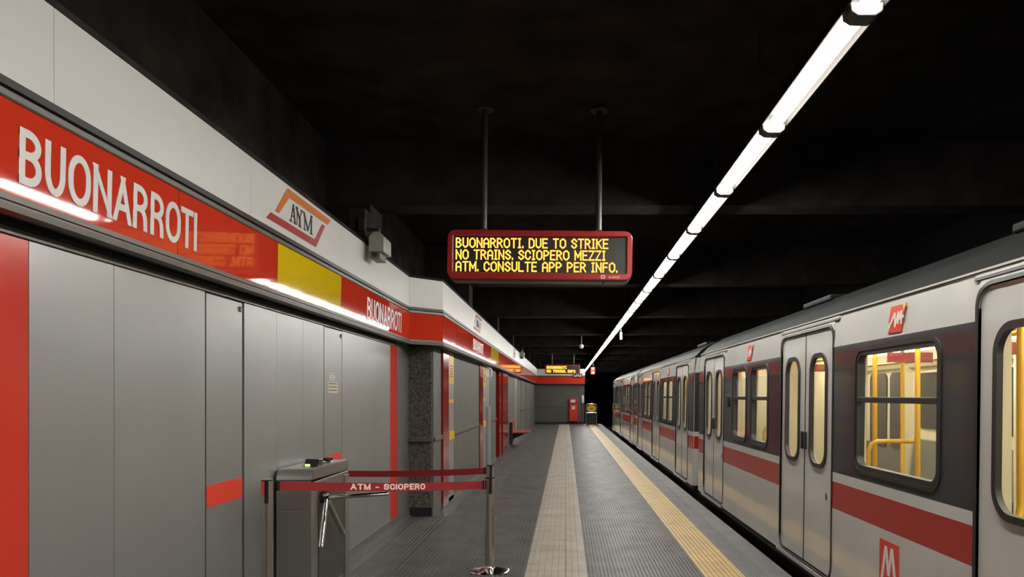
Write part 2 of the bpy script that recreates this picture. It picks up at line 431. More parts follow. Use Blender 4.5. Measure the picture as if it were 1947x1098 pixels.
for y0, y1, nm in ((4.378, 4.868, 'door_1'), (6.516, 7.030, 'door_2')):
    d = MB().box(XW-0.02, XW+0.001, y0+0.003, y1-0.003, 0.135, 2.262).build(nm, M_steel, kind='structure', bevel=0.0015)
    MB().box(XW+0.001, XW+0.0025, y0+0.004, y1-0.004, 0.98, 1.113).build('red_band', mat('red_tape', (0.72, 0.05, 0.02), 0.3), d)
    MB().box(XW+0.001, XW+0.012, y1-0.05, y1-0.02, 2.20, 2.235).build('latch', M_rail, d, bevel=0.002)
bs = MB().sweep([(-0.02, 0.0), (0.035, 0.0), (0.035, 0.018), (0.012, 0.03), (0.012, 0.13), (-0.02, 0.13)], [(XW, YB), (XW, 10.04)])
bs.build('baseboard_left', M_margin, kind='structure')

# corner pier of rough stone between the two wall stretches
p = MB().box(-2.22, -1.83, 10.04, 10.69, 0.0, 2.33)
pier = p.build('pier', M_rough, kind='structure', bevel=0.012)
MB().box(-2.19, -1.825, 10.02, 10.06, 0.0, 0.125).build('skirting', M_black, pier)
MB().box(-1.85, XW2-0.01, 10.06, 10.69, 0.0, 2.33).build('side_slab', M_stone, pier, bevel=0.012)
# second stretch: stone slabs
w2 = MB().box(-2.4, XW2-0.03, 10.69, 18.95, 0, 2.33).box(-2.4, XW2-0.03, 22.3, YE, 0, 2.33).box(-2.4, XW2-0.6, 18.95, 22.3, 0, 2.33)
wall2 = w2.build('wall_left', M_black, kind='structure')
stone_spans = [(11.74, 15.24), (17.3, 18.9), (22.35, 25.6), (27.4, 29.2), (29.45, 32.7), (33.0, 37.6), (37.8, 42.7)]
for a, b in stone_spans:
    MB().box(XW2-0.03, XW2, a, b, 0.08, 2.33).build('stone_panel', M_stone, wall2, bevel=0.003)
for a, b in ((16.40, 17.27), (25.75, 27.2)):
    MB().box(XW2-0.03, XW2+0.004, a, b, 0.08, 2.33).build('steel_panel', M_steel, wall2, bevel=0.003)
MB().sweep([(-0.03, 0), (0.012, 0), (0.012, 0.085), (-0.03, 0.085)], [(XW2, 10.69), (XW2, 18.9)]).build('baseboard_left', M_margin, kind='structure')
MB().sweep([(-0.03, 0), (0.012, 0), (0.012, 0.085), (-0.03, 0.085)], [(XW2, 22.3), (XW2, YE)]).build('baseboard_left', M_margin, kind='structure')
# end wall
we = MB().box(XW2-0.3, 1.07, YE-0.25, YE, 0, 2.33)
wall_end = we.build('wall_end', M_stoneplain, kind='structure', bevel=0.01)
MB().box(XW2, 1.07, YE-0.262, YE-0.25, 0, 0.14).build('baseboard_end', M_black, kind='structure')
MB().box(XW2+.05, 0.15, YE-0.275, YE-0.25, 1.03, 1.075).build('rail_strip', M_rail, wall_end)

# fascia running round the walls
PATH = [(0, YB), (0, 9.55), (XF2-XF1, 9.93), (XF2-XF1, YE-0.42), (1.10-XF1, YE-0.42)]
PATH = [(XF1+x, y) for x, y in PATH]
bk = MB().sweep([(-0.30, 2.33), (-0.012, 2.33), (-0.012, 3.19), (-0.30, 3.19)], PATH)
fascia = bk.build('trim_5', M_darkrail, kind='structure', origin=(0, 0, 0))
MB().sweep([(-0.012, 2.776), (0.006, 2.776), (0.006, 2.806), (-0.012, 2.806)], PATH).build('upper_rail', M_darkrail, fascia)
MB().sweep([(-0.012, 2.728), (0.008, 2.728), (0.012, 2.735), (0.012, 2.758), (-0.012, 2.764)], PATH).build('upper_rail', M_rail, fascia)
MB().sweep([(-0.05, 2.322), (0.016, 2.322), (0.018, 2.343), (0.003, 2.349), (0.003, 2.358), (0.012, 2.361), (0.012, 2.384), (-0.05, 2.384)], PATH).build('lower_rail', M_rail, fascia)
MB().sweep([(-0.30, 3.19), (0.004, 3.19), (0.004, 3.222), (-0.30, 3.222)], PATH).build('top_edge', M_conc2, fascia)
def fpan(p0, p1, z0, z1, m, name, parent):
    d = (Vector(p1)-Vector(p0)).normalized()*0.002
    k = 0.0068 if z1 < 2.8 else 0.0
    return MB().sweep([(-0.012, z0), (0.0, z0), (k, z1), (-0.012, z1)], [tuple(Vector(p0)+d), tuple(Vector(p1)-d)]).build(name, m, parent, bevel=0.001)
wy = [YB, -4.6, -2.7, -0.8, 1.0, 2.92, 4.74, 6.64, 8.17, 9.55]
for a, b in zip(wy, wy[1:]): fpan((XF1, a), (XF1, b), 2.809, 3.205, M_white, 'white_panel', fascia)
fpan((XF1, 9.55), (XF2, 9.93), 2.809, 3.205, M_white, 'white_panel', fascia)
y = 9.93
while y < YE-0.5:
    y2 = min(y+1.85, YE-0.43)
    if YE-0.43-y2 < 0.6: y2 = YE-0.43
    fpan((XF2, y), (XF2, y2), 2.809, 3.205, M_white, 'white_panel', fascia); y = y2
for a, b in ((XF2, -0.3), (-0.3, 1.10)):
    fpan((a, YE-0.42), (b, YE-0.42), 2.809, 3.205, M_white, 'white_panel', fascia)
Z0R, Z1R = 2.386, 2.726
fpan((XF1, 9.55), (XF2, 9.93), Z0R, Z1R, M_red, 'red_panel', fascia)
fpan((XF2, YE-0.42), (1.10, YE-0.42), Z0R, Z1R, M_red, 'red_panel', fascia)
for a, b in ((YB, -3.5), (-3.5, -1.2), (-1.2, 1.3)): fpan((XF1, a), (XF1, b), Z0R, Z1R, M_red, 'red_panel', fascia)
for a, b in ((18.22, 22.0), (22.0, 26.0), (26.0, 30.0), (30.0, 34.0), (34.0, 38.0), (38.0, YE-0.43)):
    fpan((XF2, a), (XF2, b), Z0R, Z1R, M_red, 'red_panel', fascia)

# ------------------------------------------------------------------ station signs on the fascia
BW = [(2.726,2.843),(2.862,2.979),(2.996,3.137),(3.154,3.282),(3.297,3.430),(3.445,3.566),(3.588,3.71),(3.725,3.868),(3.872,3.997),(4.008,4.046)]
def name_sign(xf, spans, widths, z0, h, t, label, group=None):
    r = thing('station_name_sign', (xf, (spans[0][0]+spans[-1][1])/2, Z0R), label, 'sign', group)
    for a, b in spans: fpan((xf, a), (xf, b), Z0R, Z1R, M_red, 'panel', r)
    ls = text_lines('BUONARROTI', 0, z0, h, t, 1, 0, widths=widths, rad=None, n=8)
    lt = MB().strokes(ls, t, 'L', xf+0.0005, xf+0.003, clamp=(z0, z0+h))
    lt.v = [(x+(z-Z0R)*.02, y, z) for x, y, z in lt.v]
    lt.build('lettering', M_letter, r)
    return r
name_sign(XF1, [(1.3, 3.85), (3.85, 5.18)], BW, 2.44, 0.21, 0.031, 'large red station name sign nearest the camera, above the metal wall panels')
def scaled(a, b):
    k = (b-a)/(BW[-1][1]-BW[0][0]); return [(a+(p-BW[0][0])*k, a+(q-BW[0][0])*k) for p, q in BW]
name_sign(XF1, [(6.64, 9.548)], scaled(7.50, 9.07), 2.425, 0.235, 0.035, 'red station name sign between the yellow fascia panel and the stone pier corner')
name_sign(XF2, [(9.932, 16.3)], scaled(13.15, 14.72), 2.475, 0.20, 0.034, 'distant red station name sign beyond the stone pier, on the second stretch of fascia')
for xf, a, b, lb in ((XF1, 5.18, 6.64, 'glossy yellow fascia panel between two red name signs near the camera'), (XF2, 16.3, 18.22, 'distant yellow fascia panel beyond the stone pier')):
    d = 0.002
    MB().sweep([(-0.012, Z0R), (0, Z0R), (0.0068, Z1R), (-0.012, Z1R)], [(xf, a+d), (xf, b-d)]).build('yellow_panel', M_yellow, label=lb, cat='sign', bevel=0.001)

def emblem(xf, y, label, simple=False):
    r = thing('transit_emblem', (xf, y+0.64, 2.855), label, 'logo')
    dy = y-4.98
    O = [(5.137,2.94),(5.345,3.148),(5.375,3.163),(6.353,3.163),(6.267,3.104),(5.41,3.101),(5.385,3.09),(5.205,2.94)]
    R = [(4.983,2.857),(5.06,2.912),(5.945,2.912),(6.125,3.078),(6.195,3.075),(5.975,2.857)]
    d0, d1 = xf+0.0005, xf+0.003
    MB().prism([(a+dy, b) for a, b in O], 'L', d0, d1).build('upper_bracket', M_crimson if simple else M_orange, r)
    MB().prism([(a+dy, b) for a, b in R], 'L', d0, d1).build('lower_bracket', M_crimson, r)
    B = lambda p, t: {'p': [(a+dy, b) for a, b in p], 't': t}
    L = [B([(5.43,2.94),(5.478,3.075)],.013), B([(5.478,3.075),(5.516,2.94)],.026), B([(5.45,2.985),(5.50,2.985)],.010),
         B([(5.405,2.94),(5.458,2.94)],.010), B([(5.49,2.94),(5.54,2.94)],.010),
         B([(5.556,2.94),(5.556,3.07)],.011), B([(5.54,3.07),(5.605,3.0)],.026), B([(5.612,3.02),(5.612,2.94)],.026),
         B([(5.612,3.01),(5.66,3.07)],.011), B([(5.585,2.94),(5.64,2.94)],.010), B([(5.535,3.07),(5.575,3.07)],.010), B([(5.63,3.07),(5.70,3.07)],.010),
         B([(5.715,2.945),(5.715,3.07)],.011), B([(5.70,3.07),(5.79,2.95)],.028), B([(5.79,2.95),(5.862,3.075)],.011), B([(5.866,2.94),(5.866,3.08)],.028),
         B([(5.695,2.942),(5.74,2.942)],.010), B([(5.84,2.94),(5.895,2.94)],.010), B([(5.845,3.08),(5.895,3.08)],.010)]
    for part in (L[:5], L[5:12], L[12:]): MB().strokes(part, .02, 'L', d0, d1).build('letter', M_ink, r)
emblem(XF1, 4.98, 'orange and red bracket emblem around black letters on the near white fascia')
emblem(XF2, 13.2, 'small red bracket emblem on the white fascia beyond the stone pier', True)
emblem(XF2, 23.0, 'farthest tiny red emblem on the white fascia, before the second surveillance camera', True)

# ------------------------------------------------------------------ wall fittings of the second stretch
def upright(y0, ym, y1, label):
    r = thing('information_pillar', (XW2, (y0+y1)/2, 0), label, 'pillar')
    MB().box(XW2-0.03, XW2+0.02, y0, ym, 0.02, 2.32).build('red_upright', M_upright, r, bevel=0.002)
    MB().box(XW2-0.03, XW2+0.012, ym, y1, 0.02, 2.32).build('steel_strip', M_steel, r, bevel=0.002)
    d0, d1 = XW2+0.012, XW2+0.016
    MB().box(d0, d1, ym+0.01, y1-0.01, 1.83, 2.27).build('line_notice', M_signyel, r)
    MB().strokes([[(ym+0.12+(y1-ym-.24)*i/1, 1.95+0.04*k), (y1-0.12, 1.95+0.04*k)] for k in range(5) for i in (0,)], 0.015, 'L', d1, d1+0.001).build('notice_print', M_ink, r)
    MB().box(d0, d1, ym+0.01, y1-0.01, 1.54, 1.595).build('small_plate', M_signyel, r)
    MB().box(d0, d1+0.01, ym+0.02, y1-0.0, 0.97, 1.10).build('square_plate', M_signyel, r)
upright(10.70, 11.2, 11.72, 'red upright with steel strip and yellow plates, right beside the rough stone pier')
upright(15.27, 15.85, 16.38, 'second red upright with yellow plates, between two stone slabs further along the wall')
def rail(x, y0, y1, lb, front=False):
    m = MB()
    if front: m.box(-2.15, -1.80, y0-0.04, y0, 1.022, 1.084)
    else: m.box(x+0.004, x+0.026, y0, y1, 1.022, 1.084)
    r = m.build('wall_rail', M_rail, label=lb, cat='rail', bevel=0.004)
    for q in ((-2.05, -1.9) if front else (y0+.3, y1-.3)):
        b = MB()
        if front: b.box(q-.02, q+.02, y0-0.01, y0+0.012, 1.03, 1.076)
        else: b.box(x-0.005, x+0.008, q-.03, q+.03, 1.03, 1.076)
        b.build('bracket', M_darkrail, r)
rail(0, 10.02, 0, 'short brown metal rail across the front of the rough stone pier', True)
rail(XW2-.01, 10.08, 10.68, 'short rail on the side of the stone pier, beside the first red upright')
rail(XW2, 11.75, 15.1, 'long rail on the stone slab between the two red uprights')
rail(XW2, 17.3, 18.85, 'short rail on the stone slab before the dark recess')
rail(XW2, 22.6, 23.4, 'rail on the stone slab just behind the red bench')
rail(XW2, 29.6, 37.4, 'farthest rail along the last stone slabs of the left wall')
# tall red panels beside the dark recess
r = thing('red_locker', (XW2, 20.8, 0), 'tall glossy red enamel cabinet by the dark recess, before the bench', 'cabinet')
MB().box(XW2-0.45, XW2+0.0, 19.70, 22.28, 0.0, 2.31).build('carcass', M_upright, r)
MB().box(XW2+0.001, XW2+0.02, 19.75, 20.45, 0.03, 2.31).build('door', M_upright, r, bevel=0.003)
MB().box(XW2+0.001, XW2+0.05, 20.5, 22.28, 0.03, 2.31).build('door', M_upright, r, bevel=0.003)
o = MB().box(XW2+0.006, XW2+0.05, 16.55, 17.2, 0.0, 1.40).build('utility_box', M_steel, label='grey metal box standing on the floor beside the second red upright', cat='box', bevel=0.004)
MB().tube([(XW2+0.01, 16.5, 2.26), (XW2+.10, 16.5, 2.26), (XW2+.13, 16.5, 2.22), (XW2+.13, 16.5, 2.10), (XW2+0.08, 16.5, 2.06), (XW2+.05, 16.5, 2.07)], 0.022, 10).build(
    'wall_hook', M_reflector, smooth=50, label='white hook shaped bracket above the second red upright', cat='hook')
# bench
r = thing('bench', (XW2, 24.3, 0), 'red bench fixed to the left wall far along the platform', 'bench')
MB().prism(rrect(23.5, 25.4, 0.44, 0.485, 0.02, 3), 'L', XW2+0.02, XW2+0.60).build('seat', M_bench, r, bevel=0.006)
MB().box(XW2+0.004, XW2+0.05, 23.5, 25.4, 0.46, 0.80).build('backrest', M_bench, r, bevel=0.01)
MB().box(XW2+0.004, XW2+0.10, 23.42, 23.5, 0.09, 0.80).build('side_panel', M_black, r)
for q in (23.9, 25.0): MB().prism([(XW2+0.01, 0.43), (XW2+0.5, 0.43), (XW2+0.01, 0.2)], 'F', q-.02, q+.02).build('bracket', M_darkrail, r)

# ------------------------------------------------------------------ end of the platform
yb = YE-0.255
r = thing('fire_cabinet', (0.43, yb, 0.15), 'red fire equipment cabinet on the grey end wall', 'cabinet')
MB().box(0.19, 0.67, yb-0.22, yb, 0.17, 1.16).build('lower_box', M_redpanel, r, bevel=0.03)
MB().box(0.17, 0.65, yb-0.20, yb, 1.18, 1.50).build('upper_box', M_crimson, r, bevel=0.015)
MB().box(0.28, 0.54, yb-0.205, yb-0.20, 1.26, 1.42).build('white_label', M_paper, r)
MB().box(0.34, 0.52, yb-0.225, yb-0.22, 0.86, 1.05).build('white_label', M_paper, r)
r = thing('help_point', (0.97, yb-0.12, 0), 'white topped slim post at the right end of the grey end wall', 'post')
MB().tube([(0.97, yb-.1, 0.0), (0.97, yb-.1, 1.2)], 0.035, 14).build('post', M_steel2, r, smooth=40)
MB().tube([(0.97, yb-.1, 1.2), (0.97, yb-.1, 1.24), (0.97, yb-.1, 1.60), (0.97, yb-.1, 1.68)], [.04, .075, .075, .03], 14).build('head', M_paper, r, smooth=40)
r = thing('tubular_barrier', (1.46, 41.9, 0), 'tubular barrier at the platform end carrying a round yellow sign', 'barrier')
x0, x1 = 1.15, 1.76
MB().tube([(x0, 41.9, 0), (x0, 41.9, 1.05), (x0+.03, 41.9, 1.14), (x0+.1, 41.9, 1.18), (x1-.1, 41.9, 1.18), (x1-.03, 41.9, 1.14), (x1, 41.9, 1.05), (x1, 41.9, 0)], 0.035, 10).build('hoop', M_steel2, r, smooth=50)
MB().tube([(x0, 41.9, 0.68), (x1, 41.9, 0.68)], 0.03, 10).build('crossbar', M_steel2, r)
MB().prism([(1.455+.25*math.cos(a*PI/14), 0.925+.215*math.sin(a*PI/14)) for a in range(28)], 'F', 41.90, 41.93).build('round_sign', M_signyel, r)
MB().strokes([[(1.33, .95), (1.58, .95)], [(1.37, .88), (1.54, .88)]], .03, 'F', 41.893, 41.90).build('sign_print', M_ink, r)
MB().box(x0+.03, x1-.03, 41.935, 41.95, .0, 1.14).build('shade_sheet', M_black, r)  # added black sheet stands in for the dark tunnel seen through the hoop
r = thing('signal_box', (1.52, 44.5, 2.9), 'small lit red and white sign hanging beyond the end wall beside the lamp row', 'sign')
MB().box(1.50, 1.76, 44.5, 44.6, 2.95, 3.38).build('housing', M_signlit, r, bevel=0.01)
MB().box(1.56, 1.70, 44.485, 44.5, 2.99, 3.10).build('white_mark', M_signwhite, r)
MB().box(1.56, 1.70, 44.485, 44.5, 3.22, 3.35).build('white_mark', M_signwhite, r)
MB().tube([(1.66, 44.55, 3.38), (1.66, 44.55, 4.435)], 0.02, 8).build('hanger_pole', M_darkrail, r)
r = thing('line_plate', (0.68, YE-0.5, 2.72), 'tiny black plate with white marks on the end fascia, below the far display', 'sign')
MB().box(0.40, 0.94, YE-0.47, YE-0.425, 2.70, 2.92).build('plate', M_ink, r, bevel=0.005)
ls = text_lines('M', 0.46, 2.74, 0.13, 0.03, .13, .03)+text_lines('M', 0.70, 2.74, 0.13, 0.03, .13, .03)
MB().strokes(ls, .03, 'F', YE-0.475, YE-0.47).build('white_mark', M_paper, r)

# ------------------------------------------------------------------ LED displays
def display(cx, Y, label, lines, detail=True):
    s = 1.0
    r = thing('information_display', (cx, Y, 2.735), label, 'display')
    w, z0, z1 = 0.88, 2.735, 3.225
    out = rrect(cx-w, cx+w, z0+.02, z1, 0.075, 8); scr = rrect(cx-w+0.055, cx+w-0.055, z0+0.085, z1-0.055, 0.006, 8)
    MB().ring(out, scr, 'F', Y, Y+0.05).build('front_frame', M_sred, r, smooth=40, bevel=0.008)
    body = rrect(cx-w+.004, cx+w-.004, z0+.012, z1-.006, 0.07, 8)
    MB().prism(body, 'F', Y+0.05, Y+0.24).build('housing', M_rail if detail else M_sred, r, smooth=40)
    MB().prism(scr, 'F', Y+0.03, Y+0.06).build('screen', M_ledoff, r)
    rows = []
    top = z1-0.071; H = 0.097; pitch = 0.1125
    if detail:
        tm = MB()
        for k, (txt, fit) in enumerate(lines):
            rows = text_lines(txt, cx-w+0.075, top-H-k*pitch, H, 0.0135, 0.05, 0.011, True, rad=0.018, n=1, fit=fit)
            tm.strokes(rows, 0.0135, 'F', Y+0.026, Y+0.03, clamp=(top-H-k*pitch, top-k*pitch))
        tm.build('led_text', M_led, r)
        MB().strokes([rrect(cx+.585, cx+.618, z0+.036, z0+.066, .002, 1)+[rrect(cx+.585, cx+.618, z0+.036, z0+.066, .002, 1)[0]], [(cx+.595, z0+.051), (cx+.608, z0+.051)]], .006, 'F', Y-0.001, Y).build('maker_mark', M_beltletter, r)
        MB().strokes(text_lines('AL.', cx+.655, z0+.040, .02, .0025, .01, .004)+text_lines('SAUZ', cx+.69, z0+.040, .02, .0025, .012, .004), .0025, 'F', Y-0.001, Y).build('maker_mark', M_beltletter, r)
        MB().box(cx+.60, cx+.612, Y+.05, Y+.08, z0-.01, z0+.015).build('drain', M_black, r)
    else:
        for k, (txt, fit) in enumerate(lines):
            rows += text_lines(txt, cx-w+0.075, top-0.15-k*0.19, 0.15, 0.034, 0.09, 0.015, True, rad=0.02, n=1, fit=fit)
        MB().strokes(rows, 0.034, 'F', Y+0.026, Y+0.03).build('led_text', M_led, r)
    for px in (cx-0.55, cx+0.56):
        q = MB().tube([(px, Y+0.13, z1-0.02), (px, Y+0.13, 4.435)], 0.03, 14).build('hanger_pole', M_darkrail, r, smooth=40)
        MB().lathe((px, Y+.13, 4.405), [(0.085, 0), (0.09, 0.005), (0.09, 0.03)], 20).build('ceiling_plate', M_darkrail, q)
        MB().box(px-.035, px+.035, Y+.09, Y+.17, z1-.01, z1+.03).build('clamp', M_darkrail, q, bevel=.004)
    r.rotation_euler = (0, math.radians(0.55), 0)
    return r
display(-0.25, 7.0, 'red framed display with three lines of yellow lettering, hanging nearest the camera',
        [('BUONARROTI. DUE TO STRIKE', 1.455), ('NO TRAINS. SCIOPERO MEZZI', 1.43), ('ATM. CONSULTE APP PER INFO.', 1.545)])
display(-0.17, 37.3, 'far small display with two lines of yellow lettering, hanging before the end wall',
        [('BUONARROTI', 1.0), ('NO TRAINS. INFO', 1.45)], False)

# ------------------------------------------------------------------ cameras
def cctv(x, y, label, zt=3.30):
    r = thing('surveillance_camera', (x, y, zt-0.28), label, 'camera')
    w = 0.075; z0 = zt-0.20
    prof = [(x-w, z0), (x+w, z0), (x+w, zt-.05), (x+w*.35, zt), (x-w*.35, zt), (x-w, zt-.05)]
    MB().prism(prof, 'F', y-.16, y+.16).build('housing', M_camgrey, r, bevel=.006)
    q = MB().box(x-w+.005, x+w*.45, y-.14, y+.12, z0-.07, z0).build('camera_body', mat('camera_inner', (.16, .155, .14), .4), r, bevel=.008)
    MB().tube([(x-.02, y-.141, z0-.03), (x-.02, y-.165, z0-.03)], .024, 14).build('lens', M_blackgloss, q)
    MB().tube([(x-.02, y+.02, zt-.02), (x-.02, y+.02, zt+.06), (x-.16, y+.02, zt+.06)], .02, 10).build('arm', M_darkrail, r)
    MB().box(x-.30, x-.14, y-.06, y+.14, zt-.05, zt+.26).build('wall_bracket', M_conc2, r, bevel=.006)
    MB().box(x-.20, x-.13, y-.10, y-.06, zt+.02, zt+.16).build('cable_box', M_black, r, bevel=.004)
cctv(-1.905, 7.55, 'beige surveillance camera in a hooded housing above the near white fascia')
cctv(-1.58, 26.7, 'small far surveillance camera on top of the white fascia', 3.26)
r = thing('dome_camera', (0.528, 25.09, 3.27), 'small pale dome camera hanging from a ceiling beam far along the platform', 'camera')
MB().lathe((0.528, 25.09, 3.33), [(0.005, -.075), (.04, -.065), (.065, -.035), (.075, 0), (.07, .05), (.03, .075)], 20).build('dome', M_paper, r, smooth=50)
MB().tube([(0.528, 25.09, 3.40), (0.528, 25.09, 3.73)], .018, 10).build('drop_pole', M_darkrail, r)

# ------------------------------------------------------------------ row of fluorescent lamps
XL, ZL, PIT = 1.498, 3.60, 1.638
def lamp(y):
    r = thing('fluorescent_lamp', (XL, y, ZL), '', 'lamp')
    a, b = y, y+PIT
    hp = [(XL-.095, ZL-.006), (XL-.089, ZL-.006), (XL-.079, ZL+.060), (XL+.079, ZL+.060), (XL+.089, ZL-.006), (XL+.095, ZL-.006), (XL+.086, ZL+.075), (XL-.086, ZL+.075)]
    MB().prism(hp, 'F', a, b).build('housing', M_housing, r)
    MB().tube([(XL, a+.11, ZL-.002), (XL, b-.01, ZL-.002)], .041, 14).build('tube', M_tube, r, smooth=50)
    MB().prism([(XL-.085, ZL+.01), (XL-.079, ZL-.034), (XL-.045, ZL-.056), (XL+.045, ZL-.056), (XL+.079, ZL-.034), (XL+.085, ZL+.01)], 'F', a+.0, a+.115).build('end_cap', mat('lamp_cap', (.06, .053, .047), .5), r, bevel=.006)
    MB().tube([(XL, a+.4, ZL+.075), (XL, a+.4, 4.435)], .008, 8).build('hanger_rod', M_darkrail, r)
    return r
Y0 = 3.66-PIT*6
proto = lamp(Y0)
words = ['first', 'second', 'third', 'fourth', 'fifth', 'sixth', 'seventh', 'eighth']
n = int((66-Y0)/PIT)
for k in range(n):
    y = Y0+k*PIT; o = proto if k == 0 else dup(proto, (XL, y, ZL))
    i = k-5
    if i < 0: lb, g = 'lit fluorescent lamp of the ceiling row, behind the camera', 'lamps behind the camera'
    elif i < 8: lb, g = words[i]+' lit fluorescent lamp of the hanging row, counted from the top right corner', 'platform lamps'
    else: lb, g = 'distant lit fluorescent lamp merging into the far end of the white lamp row', 'far platform lamps'
    o['label'] = lb; o['group'] = g
r = thing('loudspeaker', (XL+.1, 21.5, 3.24), 'small white fitting hanging under the lamp row, far along', 'speaker')
MB().tube([(XL+.115, 21.5, 3.29), (XL+.115, 21.5, 3.50)], .04, 12).build('body', M_paper, r, smooth=40)
MB().tube([(XL+.115, 21.5, 3.50), (XL+.115, 21.5, 4.435)], .01, 8).build('drop_rod', M_darkrail, r)

# ------------------------------------------------------------------ stickers on the second service door
r = thing('door_notice', (XW+.003, 6.72, 1.79), 'small white notice, the upper one stuck on the narrow steel door', 'sticker')
MB().box(XW+.001, XW+.003, 6.64, 6.83, 1.79, 1.853).build('sheet', M_paper, r)
MB().strokes([[(6.655, 1.80), (6.815, 1.80), (6.815, 1.843), (6.655, 1.843), (6.655, 1.80)], [(6.69, 1.822), (6.78, 1.822)]], .007, 'L', XW+.003, XW+.0035).build('print', mat('grey_ink', (.2, .2, .2), .5), r)
r = thing('door_notice', (XW+.003, 6.73, 1.68), 'cream notice with three lines of print, below the white one on the narrow steel door', 'sticker')
MB().box(XW+.001, XW+.003, 6.62, 6.90, 1.675, 1.775).build('sheet', M_cpaper, r)
MB().strokes([[(6.64+q*.03, 1.76-.03*k), (6.66+q*.03, 1.76-.03*k)] for k in range(3) for q in range(8)], .012, 'L', XW+.003, XW+.0035).build('print', mat('brown_ink', (.16, .13, .05), .5), r)

# ------------------------------------------------------------------ turnstile
tx0, tx1, ty0, ty1 = -2.117, -1.86, 5.38, 6.30
r = thing('turnstile', ((tx0+tx1)/2, (ty0+ty1)/2, 0), 'stainless steel tripod turnstile standing against the metal wall panels', 'turnstile')
def arcp(c, rad, a0, a1, n=8): return [(c[0]+rad*math.cos(math.radians(a0+(a1-a0)*k/n)), c[1]+rad*math.sin(math.radians(a0+(a1-a0)*k/n))) for k in range(n+1)]
hood = [(ty0, 1.035)]+arcp((ty0+.08, 1.03), .08, 180, 90)+[(ty1, 1.105), (ty1, 1.02)]
MB().prism(hood, 'L', tx0, tx1).build('hood', M_turn, r, smooth=35, bevel=.004)
MB().prism([(ty0+.004, 1.028), (ty0+.004, 1.034), (ty1-.004, 1.019), (ty1-.004, 1.013)], 'L', tx0+.004, tx1-.004).build('shadow_gap', M_black, r)
MB().box(tx0, tx1, ty0, ty1, 0.0, 1.012).build('cabinet', M_turn, r, bevel=.004)
q = MB().box(tx0+.004, tx1-.004, ty0-.006, ty0-.0005, .815, 1.025).build('front_plate', M_turn, r, bevel=.002)
q = MB().box(tx0+.025, tx1-.025, ty0-.006, ty0-.0005, .06, .805).build('service_door', M_turn, r, bevel=.002)
MB().box(tx1+.0005, tx1+.006, 5.53, 6.16, .17, .935).build('side_plate', mat('dark_steel', (.10, .095, .08), .4, .6), r, bevel=.002)
MB().box(tx1+.0005, tx1+.012, 6.17, 6.28, .02, .985).build('side_post', M_turn, r, bevel=.003)
hub = MB().lathe((0, 0, 0), [(.055, 0), (.055, .02), (.04, .05), (.012, .06)], 20)
ax = Vector((1, -.12, -.55)).normalized(); rot = Vector((0, 0, 1)).rotation_difference(ax)
hub.v = [tuple(rot @ Vector(p)+Vector((-1.862, 5.60, .89))) for p in hub.v]
hub.build('rotor_hub', M_blackgloss, r, smooth=40)
H0 = Vector((-1.82, 5.595, .875))
for E1, w in (((-1.345, 5.60, .905), .0165), ((-1.785, 5.36, .54), .019), ((-1.775, 5.88, .545), .019)):
    A = Vector(E1); dv = (A-H0).normalized()
    MB().tube([H0+dv*.02, A-dv*.006, A], [w, w, w*.7], 16).build('arm', M_chrome, r, smooth=40)
# card reader with light, and puck
q = MB().prism([(5.60, 1.108), (5.74, 1.108), (5.72, 1.165), (5.64, 1.165)], 'L', -1.995, -1.89).build('card_reader', M_blackgloss, r, bevel=.004)
MB().box(-1.985, -1.945, 5.597, 5.602, 1.112, 1.130).build('status_light', M_green, q, bevel=.003)
MB().lathe((-1.95, 6.03, 1.105), [(.042, 0), (.045, .004), (.040, .012)], 20).build('reader_base', M_steel2, r, smooth=40)
MB().lathe((-1.95, 6.03, 1.117), [(.030, 0), (.040, .008), (.038, .026), (.02, .032)], 20).build('reader_puck', M_blackgloss, r, smooth=40)

# ------------------------------------------------------------------ belt barrier
def stanchion(x, y, rad, top, label, upper=None):
    r = thing('belt_stanchion', (x, y, 0), label, 'stanchion')
    MB().lathe((x, y, 0), [(.182, 0), (.188, .004), (.188, .014), (.175, .022), (.10, .034), (rad+.01, .045), (rad+.006, .06)], 40).build('base', M_chrome, r, smooth=40)
    MB().lathe((x, y, .03), [(rad, 0), (rad, top-.15-.03)], 28).build('pole', M_steel2, r, smooth=40)
    q = MB().lathe((x, y, top-.15), [(rad*.97, 0), (rad*.97, .142), (rad, .142), (rad, .150)], 28).build('belt_head', M_blackgloss, r, smooth=40)
    for k in range(4):
        a = math.radians(45+90*k+15); c, s_ = math.cos(a), math.sin(a); rr = rad*1.0
        pts = [(x+rr*1.03*math.cos(a+b), y+rr*1.03*math.sin(a+b)) for b in (-.45, -.25, 0, .25, .45)]
        pin = [(x+rr*.90*math.cos(a+b), y+rr*.90*math.sin(a+b)) for b in (.45, .25, 0, -.25, -.45)]
        MB().prism(pts+pin, 'Z', top-.15, top-.008).build('head_rib', M_steel2, q, smooth=40)
    if upper:
        zu = top; ru = rad*.78
        q = MB().lathe((x+.006, y, zu), [(ru, 0), (ru, upper-zu-.008), (ru*1.06, upper-zu-.008), (ru*1.06, upper-zu)], 28).build('upper_belt_head', M_blackgloss, r, smooth=40)
        for k in range(4):
            a = math.radians(45+90*k+15)
            pts = [(x+.006+ru*1.03*math.cos(a+b), y+ru*1.03*math.sin(a+b)) for b in (-.45, -.25, 0, .25, .45)]
            pin = [(x+.006+ru*.90*math.cos(a+b), y+ru*.90*math.sin(a+b)) for b in (.45, .25, 0, -.25, -.45)]
            MB().prism(pts+pin, 'Z', zu+.004, upper-.010).build('head_rib', M_steel2, q, smooth=40)
    return r
LX, LY = -1.915, 4.72
RX, RY = -.714, 6.896
stanchion(LX, LY, .0365, 1.113, 'steel belt stanchion at the lower left, standing in front of the turnstile')
